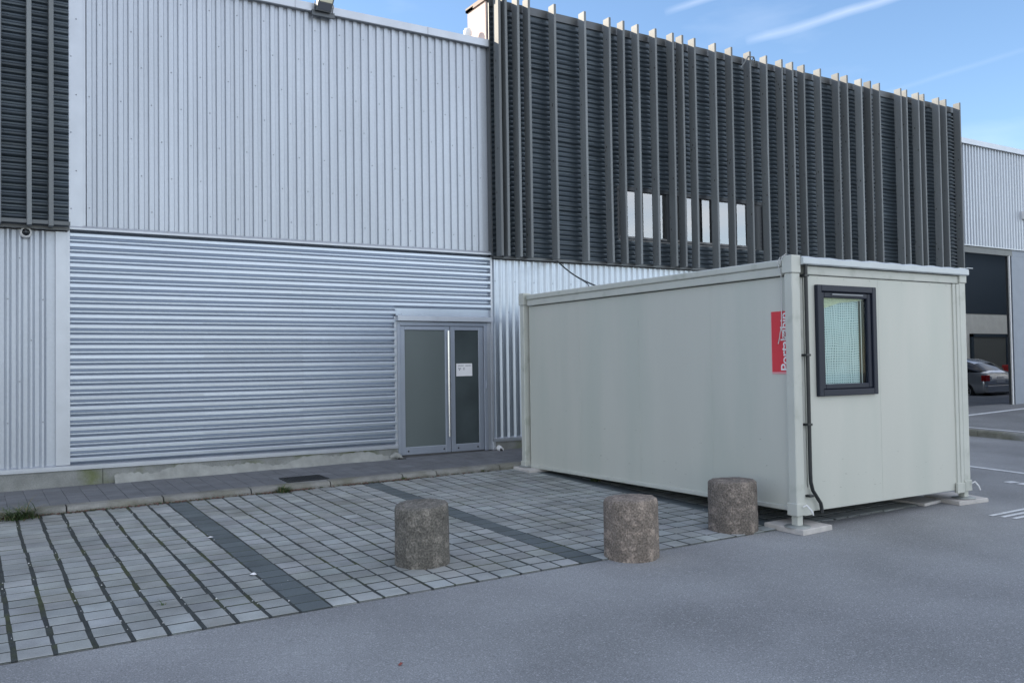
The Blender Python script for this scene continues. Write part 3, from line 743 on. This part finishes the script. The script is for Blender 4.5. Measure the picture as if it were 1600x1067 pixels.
# posts
def post(cx, cy, sx_, sy_):
    """sx_, sy_: direction pointing to the inside of the container"""
    m = MB()
    x0, x1 = sorted((cx, cx+sx_*.115)); y0, y1 = sorted((cy, cy+sy_*.10))
    m.bbox(x0, x1, y0, y1, .035, 2.36, .008)
    xa, xb = sorted((cx-sx_*.012, cx+sx_*.118)); ya, yb_ = sorted((cy-sy_*.010, cy+sy_*.115))
    m.bbox(xa, xb, ya, yb_, 2.36, 2.53, .006)                         # head casting
    m.bbox(xa, xb, ya, yb_, .030, .15, .006)                         # foot casting
    xa2, xb2 = sorted((cx+sx_*.115, cx+sx_*.185)); ya2, yb2 = sorted((cy+sy_*.035, cy+sy_*.075))
    m.box(xa2, xb2, ya2, yb2, .151, 2.35)
    p = m.build('corner_post', BOXRAIL, ct)
    g = MB(); z0 = G(cx, cy)+.065
    fx0, fy0 = cx+sx_*.06, cy+sy_*.055
    g.bbox(fx0-.038, fx0+.038, fy0-.038, fy0+.038, z0, .031, .004); g.lathe((fx0, fy0, z0-.014), [(.125, 0), (.125, .008), (.05, .018)], 20, 1)
    g.build('levelling_foot', [BOXRAIL, STEELF], p)
    return p
p1 = post(CX0-.012, CY0, 1, 1); post(CX1, CY0, -1, 1); post(CX0-.012, CY1, 1, -1); post(CX1, CY1, -1, -1)
# right end post of the visible face is stepped
m = MB(); m.bbox(9.40, 9.455, CY0+.015, CY0+.06, .02, 2.345, .004); m.bbox(9.455, 9.51, CY0+.006, CY0+.06, .02, 2.345, .004); m.build('post_cover', BOXRAIL, ct)
# rails
m = MB()
for xs in (CX0, CX1):
    s_ = 1 if xs == CX0 else -1
    def rb(a, b, z0, z1, o): xa, xb = sorted((xs+s_*a, xs+s_*b)); m.bbox(xa, xb, CY0+.15, CY1-.15, z0, z1, o)
    rb(.0, .12, 2.432, CT, .01); rb(.018, .12, 2.345, 2.43, .006)
    rb(.035, .12, CB-.008, CB+.035, .005)
m.bbox(CX0+.18, 9.50, CY0+.012, CY0+.10, 2.352, 2.435, .006)
m.bbox(CX0+.18, 9.44, CY1-.10, CY1-.02, 2.345, 2.49, .006)
m.bbox(CX0+.21, 9.40, CY0+.028, CY0+.09, CB-.018, CB-.006, .003)
m.build('top_rail', BOXRAIL, ct)
m = MB(); m.box(CX0+.10, CX1-.10, CY0+.10, CY1-.10, CB-.004, CB+.0119)
m.box(CX0+.12, CX1-.12, CY0+.12, CY1-.12, CB+.012, 2.3, 0); m.build('underframe', UNDER, ct)
m = MB(); m.bbox(CX0+.03, CX1-.03, CY0+.05, CY1-.03, 2.44, 2.505, .01); m.build('roof', GUTTER, ct)
# gutter, a bit wavy
m = MB(); N = 40; vs = []
for i in range(N+1):
    x = CX0+.105+(CX1+.005-CX0-.105)*i/N; w = .004*sin(i*1.3)+random.uniform(-.003, .003)
    vs += [(x, CY0+.05, 2.445+w*.3), (x, CY0-.035, 2.442+w*.3), (x, CY0-.045, 2.452), (x, CY0-.043, 2.505+w), (x, CY0-.02, 2.520+w), (x, CY0+.05, 2.522+w)]
fs = [(i*6+k, (i+1)*6+k, (i+1)*6+(k+1) % 6, i*6+(k+1) % 6) for i in range(N) for k in range(6)]
m.add(vs, fs); m.add(vs[:6], [(0, 1, 2, 3, 4, 5)]); m.add(vs[-6:], [(5, 4, 3, 2, 1, 0)]); m.tube([(CX1-.02, CY0-.03, 2.526), (CX1+.10, CY0-.03, 2.528)], .006, 6); m.build('gutter', GUTTER, ct)
# downpipe
m = MB(); xp, yp = 6.945, CY0-.012
m.tube([(xp, yp, 2.45), (xp, yp, .44), (xp+.004, yp, .34), (xp+.03, yp, .26), (xp+.10, yp-.004, .17), (xp+.133, yp-.004, .13), (xp+.146, yp-.004, .08), (xp+.147, yp-.004, .035)], .0185, 10)
dp = m.build('downpipe', BLACKPIPE, ct)
m = MB()
for z in (2.325, 1.555, .885, .20):
    m = MB(); m.bbox(xp-.04, xp+.024, yp-.024, yp+.05, z, z+.022, .003); m.build('pipe_clip', BLACKPIPE, dp)
m = MB(); m.add([(6.885, CY0+.02, .42), (6.885, CY0+.02, .02), (7.02, CY0+.02, .02), (7.02, CY0+.02, .10), (6.885, CY0+.028, .42), (6.885, CY0+.028, .02), (7.02, CY0+.028, .02), (7.02, CY0+.028, .10)],
    [(0, 1, 2, 3), (7, 6, 5, 4), (0, 3, 7, 4), (3, 2, 6, 7)]); m.build('gusset_plate', BOXRAIL, ct); m = MB(); m.bbox(9.36, 9.50, CY0-.008, CY0+.02, .02, .13, .004); m.build('gusset_plate', BOXRAIL, ct)
m = MB()
for hx, hy in ((6.84, CY0-.012), (CX1-.0, CY0-.012)):
    m = MB(); m.tube([(hx-.02, hy-.01, .115), (hx+.0, hy-.035, .135), (hx+.045, hy-.05, .085), (hx+.075, hy-.05, .035)], [.008, .009, .009, .007], 6); m.build('lashing_hook', WHITE, ct)
# window of the container
wfm = MB()
def frame(m, x0, x1, z0, z1, w, y0, y1, b=.006, wb=None):
    wb = wb or w
    m.bbox(x0, x0+w, y0, y1, z0, z1, b); m.bbox(x1-w, x1, y0, y1, z0, z1, b)
    m.bbox(x0+w, x1-w, y0+.001, y1, z1-w, z1, b); m.bbox(x0+w, x1-w, y0+.001, y1, z0, z0+wb, b)
frame(wfm, WX0, WX1, WZ0, WZ1, .062, CY0-.012, CY0+.07)
wfr = wfm.build('window', ANTHRA, ct)
m = MB(); frame(m, WX0+.066, WX1-.066, WZ0+.066, WZ1-.066, .055, CY0+.008, CY0+.06, .008, .05); m.build('sash', ANTHRA, wfr)
m = MB(); m.box(WX0+.119, WX1-.119, CY0+.030, CY0+.036, WZ0+.114, WZ1-.119); m.build('pane', PANE, wfr)
m = MB(); N = 24; vs = []
for i in range(N+1):
    x = WX0+.12+(WX1-WX0-.24-.06)*i/N; yy = CY0+.075+.010*sin(i*1.15)+.006*sin(i*.4+1)
    vs += [(x, yy, WZ0+.10), (x, yy+.004, WZ1-.11)]
m.add(vs, [(2*i, 2*i+2, 2*i+3, 2*i+1) for i in range(N)], smooth=True); m.build('grid_curtain', CURTAIN, wfr)
m = MB(); m.add([(WX0+.12, CY0+.064, WZ1-.24), (WX0+.12, CY0+.064, WZ1-.118), (WX1-.14, CY0+.064, WZ1-.118), (WX1-.14, CY0+.064, WZ1-.135), (WX0+.42, CY0+.064, WZ1-.165)], [(0, 4, 3, 2, 1)]); m.build('hill_reflection', mat('hill_reflection_yellow', (.58, .60, .40), rough=.8, var=.2, vscale=60), wfr)  # reflection of a sunlit hill, painted as a yellow sheet behind the glass
m = MB(); m.box(WX1-.178, WX1-.172, CY0+.05, CY0+.056, WZ0+.115, WZ1-.12); m.build('blind_cord', CABLE, wfr)
m = MB(); m.bbox(WX0+.23, WX1-.20, CY0-.004, CY0+.01, WZ1-.097, WZ1-.083, .003); m.build('trickle_vent', mat('vent_grey', (.25, .27, .29), rough=.4), wfr)

# red sign, text reads upwards
sg = MB(); xs = CX0+.049; sg.box(xs, xs+.006, -6.389, -6.168, 1.405, 2.0, 0); sg.box(xs-.001, xs+.0059, -6.3895, -6.167, 1.385, 1.405, 1); sg.box(xs-.0005, xs+.0058, -6.168, -6.162, 1.405, 2.0, 1)
sgo = sg.build('sign', [RED, REDEDGE], ct)
cu = bpy.data.curves.new('txt', 'FONT'); cu.body = 'Portakabin'; cu.size = .128; cu.extrude = .0008; cu.offset = .0016; cu.space_character = .94
to = bpy.data.objects.new('txt', cu); COL.objects.link(to); bpy.context.view_layer.update()
dg = bpy.context.evaluated_depsgraph_get(); me = bpy.data.meshes.new_from_object(to.evaluated_get(dg)); bpy.data.objects.remove(to)
xs_ = [v.co.x for v in me.vertices]; wtxt = max(xs_)
lt = bpy.data.objects.new('lettering', me); COL.objects.link(lt); lt.parent = sgo
me.materials.clear(); me.materials.append(SIGNWHITE)
# text x -> +z, text y -> +y (towards the left seen from outside), normal -> -x
sc = .57/wtxt
for v in me.vertices:
    tx, ty, tz = v.co*sc
    v.co = Vector((CX0+.0475-tz, -6.378+ty, 1.412+tx)) - ct.location
# white cable hanging from the corner over the sign
m = MB(); xq = CX0-.02
m.tube([(xq, -6.36, 2.52), (xq-.01, -6.33, 2.47), (xq+.035, -6.335, 2.36), (xq+.05, -6.318, 2.1), (xq+.048, -6.315, 1.86), (xq+.03, -6.31, 1.78), (xq+.05, -6.285, 1.74), (xq+.045, -6.27, 1.68)], .0045, 6)
m.tube([(xq+.04, -6.315, 1.84), (xq+.03, -6.34, 1.79), (xq+.04, -6.33, 1.74), (xq+.04, -6.35, 1.72), (xq+.03, -6.36, 1.79), (xq+.04, -6.335, 1.82)], .0045, 6)
m.tube([(xq-.01, -6.36, 2.46), (xq-.02, -6.40, 2.52), (xq-.0, -6.43, 2.545)], .004, 6)
tag(m.build('hanging_cable', CABLE), 'thin white cable knotted over the red sign on the container', 'cable')
# black cable from the wall to the container roof
m = MB(); pts = []
for i in range(9): u = i/8; pts.append((8.43*(1-u)+6.92*u, -.12*(1-u)-3.216*u, 3.24*(1-u)+2.50*u-.05*sin(pi*u)))
m.tube(pts, .011, 6); m.tube([pts[5], (pts[5][0]-.05, pts[5][1]-.25, pts[5][2]-.10), (pts[5][0]-.09, pts[5][1]-.42, 2.50)], .006, 6)
tag(m.build('supply_cable', BLACKPIPE), 'black cable running from the building wall down to the container roof', 'cable')

# pads under the container feet
def slab(x, y, w, d, h, rot, base=0., dz=0.):
    m = MB(); n = 5; vs = []; c_, s_ = cos(rot), sin(rot)
    ring = []
    for k in range(4):
        ax, ay = [(-1, -1), (1, -1), (1, 1), (-1, 1)][k]; bx, by = [(-1, -1), (1, -1), (1, 1), (-1, 1)][(k+1) % 4]
        for j in range(n): u = j/n; ring.append(((ax+(bx-ax)*u)*w/2, (ay+(by-ay)*u)*d/2))
    for hh, ins in ((0, 0), (h-.006, 0), (h, .008)):
        for px, py in ring:
            L = math.hypot(px, py); q = 1-ins/L+random.uniform(-.012, .006)
            X, Y = x+(px*c_-py*s_)*q, y+(px*s_+py*c_)*q
            vs.append((X, Y, G(X, Y)+base+hh+.002+dz*(px/w)))
    N = len(ring); fs = [tuple(range(2*N, 3*N))]+[(r*N+k, r*N+(k+1) % N, (r+1)*N+(k+1) % N, (r+1)*N+k) for r in (0, 1) for k in range(N)]
    m.add(vs, fs, 0, 1, False); return m
def pad(label, *a, **k):
    return tag(slab(*a, **k).build('support_pad', SLAB), label, 'pad', 'slabs under the container feet')
pad('pale slab under the near corner foot of the container, beside the bollard', 6.93, -6.35, .44, .46, .05, .05)
pad('pale slab under the far left corner foot of the container, by the kerb', 6.86, -1.74, .42, .44, .045, -.04)
pad('upper pale slab under the right corner foot of the container', 9.58, -6.33, .48, .46, .045, -.1, base=.0)
pad('thin pale slab lying flat just left of the one under the container right foot', 9.13, -6.12, .38, .42, .03, .12)

# ================================================================ BOLLARDS
def bollard(cx, cy, r, h, label, seed, dome, tint, n=40, facet=0.):
    random.seed(seed); m = MB(); base = G(cx, cy)
    prof = [(1.0, -.03), (.985, .0), (1.0, .04), (1.0, .15), (.995, .3), (.985, .42), (.975, .8), (.972, .91), (.965, .955), (.935, .982), (.87, 1.0), (.5, 1.0+dome*.5), (.2, 1.0+dome), (.02, 1.0+dome)]
    lob = [(random.uniform(.003, .012)*(.5+facet), random.randint(3, 9), random.uniform(0, 6)) for _ in range(4)]
    vs = []
    for i, (rr, hh) in enumerate(prof):
        for k in range(n):
            a = 2*pi*k/n; q = rr*r*(1+sum(A*sin(F*a+P+hh*1.5) for A, F, P in lob))+random.uniform(-.0025, .0025)*(rr > .3)
            z = base+hh*h+random.uniform(-.003, .003)
            if hh > .8: z += .012*sin(a+seed)*facet
            vs.append((cx+q*cos(a), cy+q*sin(a), z))
    fs = [(i*n+k, i*n+(k+1) % n, (i+1)*n+(k+1) % n, (i+1)*n+k) for i in range(len(prof)-1) for k in range(n)]
    m.add(vs, fs, 0, tint, True); m.add(vs[-n:], [tuple(range(n))], 0, tint)
    o = m.build('bollard', BOLL, loc=(cx, cy, base))
    return tag(o, label, 'bollard', 'squat round concrete bollards along the edge of the paving')
bollard(3.265, -5.54, .232, .505, 'dark squat concrete bollard alone on the paving at the left, with an uneven top', 1, .03, (.92, .95, .93), facet=1.)
bollard(4.885, -6.30, .236, .505, 'squat concrete bollard with pale streaks standing at the asphalt edge, between the other two', 2, .02, (1.35, 1.25, 1.18), facet=.4)
bollard(6.362, -6.045, .238, .490, 'squat brownish concrete bollard right in front of the long side of the container', 3, .012, (1.16, 1.10, 1.06), facet=.2)

# ================================================================ CAR and stand in the garage
CXc, CYr, CZ = 27.0, 3.0, GZ
car = root('parked_car', (CXc, CYr+2, CZ), 'silver hatchback parked inside the garage seen from behind', 'car')
K = .90; HW = .86*K
def cz(z): return CZ+z*K
# stations along y from the rear (0) to the front (4.1): (y, bottom, belt, roof, belt half-width, roof half-width)
st = [(0.00, .42, .62, .66, .74, .60), (.04, .30, .86, .90, .84, .62), (.16, .24, .95, 1.00, .88, .62), (.55, .22, .96, 1.26, .90, .60), (.95, .22, .95, 1.40, .90, .60), (1.7, .22, .93, 1.45, .90, .61), (2.4, .22, .91, 1.40, .90, .60), (3.05, .22, .90, 1.00, .89, .60), (3.7, .24, .80, .84, .86, .6), (4.1, .30, .62, .66, .74, .55)]
m = MB(); vs = []; n = 10
for (y, b_, w_, t_, hb, hr) in st:
    sec = [(-hb*.92, b_), (-hb, b_+.12), (-hb*1.0, (b_+w_)/2), (-hb*.98, w_), (-hr, t_-.02), (-hr*.6, t_+.012), (hr*.6, t_+.012), (hr, t_-.02), (hb*.98, w_), (hb, (b_+w_)/2), (hb, b_+.12), (hb*.92, b_)]
    vs += [(CXc+x*K, CYr+y*K, cz(z)) for x, z in sec]
n = 12
fs = [(i*n+k, (i+1)*n+k, (i+1)*n+(k+1) % n, i*n+(k+1) % n) for i in range(len(st)-1) for k in range(n)]
mi = []
m.add(vs, fs, 0, 1, True); m.add(vs[:n], [tuple(range(n))], 0); m.add(vs[-n:], [tuple(range(n-1, -1, -1))], 0)
for q, f in enumerate(m.f[:len(fs)]):
    i, k = divmod(q, n)
    if (k in (3, 7) and 2 <= i <= 6) or (k in (4, 5, 6) and i in (2, 6)): m.m[q] = 1
    if k == 11: m.m[q] = 2
m.build('body', [CARPAINT, CARDARK, TYRE], car)
def part_box(name, ma, x0, x1, y0, y1, z0, z1, b=.01):
    m = MB(); m.bbox(CXc+x0*K, CXc+x1*K, CYr+y0*K, CYr+y1*K, cz(z0), cz(z1), b); return m.build(name, ma, car)
part_box('bumper', CARPAINT, -.86, .86, -.06, .06, .28, .52, .02); part_box('bumper_skirt', CARDARK, -.7, .7, -.03, .05, .22, .28)
part_box('tail_light', TAIL, -.88, -.62, -.005, .16, .66, .86); part_box('tail_light', TAIL, .62, .88, -.005, .16, .66, .86)
part_box('reversing_lens', LENSW, -.62, -.50, .0, .10, .70, .82); part_box('number_plate', WHITE, -.26, .26, -.02, .02, .60, .71, .004)
part_box('boot_handle', STEEL, -.2, .2, .0, .06, .76, .79, .004)
def wheel(x, y):
    s = -1 if x < 0 else 1; X = CXc+x*K
    m = MB(); m.lathe((X, CYr+y*K, cz(.31)), [(.20*K, -.1*K*1), (.30*K, -.1*K), (.315*K, -.07*K), (.315*K, .07*K), (.30*K, .1*K), (.20*K, .1*K)], 28, 0, 'x'); w = m.build('wheel', TYRE, car)
    m = MB(); m.lathe((X+s*.095*K, CYr+y*K, cz(.31)), [(.205*K, 0), (.205*K, s*.012), (.18*K, s*.012), (.175*K, s*.001)], 24, 0, 'x')
    for k in range(10):
        a = 2*pi*k/10; m.tube([(X+s*.1*K, CYr+y*K, cz(.31)), (X+s*.11*K, CYr+(y+.18*cos(a))*K, cz(.31+.18*sin(a)))], .014, 5)
    m.build('rim', RIM, w)
for x in (-.80, .80):
    for y in (.72, 3.3): wheel(x, y)
# folding work stand in front of the car
t = root('work_stand', (26.3, 1.5, GZ), 'low dark metal trestle stand on the garage floor behind the car', 'stand')
m = MB(); zt = GZ+.62
m.bbox(25.85, 27.25, 1.45, 1.52, zt, zt+.06, .006); m.build('top_bar', mat('stand_metal', (.06, .065, .07), rough=.4, metal=.5), t)
for x in (25.95, 27.1):
    for dy in (-.22, .24):
        m = MB(); m.tube([(x, 1.48, zt), (x+.03, 1.48+dy, GZ)], .018, 6); m.build('leg', MATS['stand_metal'], t)
m = MB(); m.tube([(25.96, 1.36, GZ+.3), (27.1, 1.36, GZ+.3)], .012, 6); m.build('crossbar', MATS['stand_metal'], t)
m = MB(); m.bbox(30.6, 31.1, 4.6, 4.95, GZ, GZ+.95, .02); m.bbox(30.58, 31.12, 4.58, 4.97, GZ+.95, GZ+1.05, .01)
for k in range(4): m.bbox(30.63, 31.07, 4.585, 4.6, GZ+.1+.2*k, GZ+.26+.2*k, .004)
tag(m.build('tool_cabinet', REDPLASTIC), 'red tool cabinet in the garage behind the silver car', 'cabinet')

# ================================================================ weeds, litter, pebbles
def tuft(name, cx, cy, n, h, spread, ms, label, seed, base=0., flat=.5):
    random.seed(seed); m = MB()
    for i in range(n):
        a = random.uniform(0, 2*pi); q_ = 1.7 if random.random() < .12 else 1; L = h*random.uniform(.4, 1.1)*q_; out = spread*random.uniform(.3, 1)*q_; w = random.uniform(.003, .0065)*(1+h)
        px, py = cx+random.gauss(0, spread*.22), cy+random.gauss(0, spread*.15); z0 = G(px, py)+base
        dx, dy = cos(a), sin(a); s = (-dy*w, dx*w); vs = []
        for j in range(5):
            u = j/4; X = px+dx*out*u**1.5; Y = py+dy*out*u**1.5; Z = z0+L*(u-flat*u*u*.9); k = 1-u*.9
            vs += [(X-s[0]*k, Y-s[1]*k, Z), (X+s[0]*k, Y+s[1]*k, Z)]
        m.add(vs, [(2*j, 2*j+1, 2*j+3, 2*j+2) for j in range(4)], 1 if random.random() < .25 else 0)
    return tag(m.build(name, ms), label, 'weed')
GM = [GREEN, DRYGRASS]
tuft('grass_tuft', .50, -1.56, 300, .22, .34, GM, 'large spreading grass tuft at the kerb in the far left', 11)
tuft('grass_tuft', 3.32, -1.56, 170, .15, .14, GM, 'small grass tuft at the kerb below the drain grate', 12)
tuft('grass_tuft', 1.20, -1.52, 22, .07, .05, GM, 'tiny green tuft in the kerb joint right of the large grass tuft', 13)
tuft('grass_tuft', 4.95, -1.52, 26, .06, .05, GM, 'tiny weed at the kerb foot below the glass door', 14, base=.02)
tuft('grass_tuft', 6.15, -1.52, 26, .06, .05, GM, 'tiny weed at the kerb close to the left container post', 15, base=.02)
tuft('leafy_weed', 6.98, -3.02, 70, .15, .13, GM, 'green weed growing under the long side of the container, the larger and farther one', 16, flat=.3)
tuft('leafy_weed', 7.42, -3.62, 50, .15, .10, GM, 'small green weed under the container, nearer to the bollards', 17, flat=.3)
tuft('grass_tuft', 1.20, -5.60, 16, .05, .05, GM, 'tiny weed in a paving joint near the asphalt edge', 18)

random.seed(33); m = MB()
def bit(m, x, y, r, mi, base=.012, h=.4):
    n = 5; a0 = random.uniform(0, 6)
    z = G(x, y)+base
    rr = [r*random.uniform(.6, 1.2) for _ in range(n)]
    vs = [(x+rr[k]*cos(a0+2*pi*k/n), y+rr[k]*sin(a0+2*pi*k/n), z+random.uniform(0, r*h)) for k in range(n)]+[(x, y, z+r*h*1.5)]
    m.add(vs, [(k, (k+1) % n, n) for k in range(n)], mi, 1, False)
for _ in range(1300):
    x = random.choice((random.uniform(.2, 2.6), random.uniform(3.0, 3.7), random.uniform(4.1, 5.2), random.uniform(.2, 6.3)))
    bit(m, x, YK-abs(random.gauss(0, .035))+.01, random.uniform(.005, .020), 0 if random.random() < .6 else 1, .014, .6)
tag(m.build('leaf_litter', [LITTER, MOSS]), 'brown leaf litter and moss along the foot of the kerb', 'litter', kind='stuff')
m = MB(); random.seed(34)
PJ = (S1-SW/2-(S1-SP+SW/2))/10
for _ in range(90):
    c = random.randint(0, 10); x = S1-SP+SW/2+c*PJ+random.uniform(-.01, .01); bit(m, x, random.uniform(YA+.1, YK-.1), random.uniform(.003, .009), 0, .006, .9)
for _ in range(40): bit(m, random.uniform(-.5, 9), random.uniform(YA+.1, YK-.1), random.uniform(.002, .005), 0, .014, .8)
for _ in range(60): bit(m, random.uniform(0, 9), random.uniform(-9.5, YA-.1), random.uniform(.002, .005), 0, .002, .6)
tag(m.build('gravel_grit', [PEBBLE]), 'tiny pale pebbles scattered in the paving joints and on the asphalt', 'gravel', kind='stuff')
random.seed(35)
def scrap(x, y, r, label):
    m = MB(); bit(m, x, y, r, 0, .016, .35); tag(m.build('paper_scrap', PAPER), label, 'scrap')
scrap(1.98, -3.62, .028, 'small white paper scrap beside the left dark paving strip, the farther one')
scrap(1.96, -5.16, .034, 'small white paper scrap beside the left dark paving strip, the nearer one')
m = MB(); bit(m, 2.15, -7.55, .022, 0, .003, .5); tag(m.build('fallen_leaf', mat('red_leaf', (.22, .06, .05), rough=.8)), 'small reddish fallen leaf on the asphalt in the foreground', 'leaf')
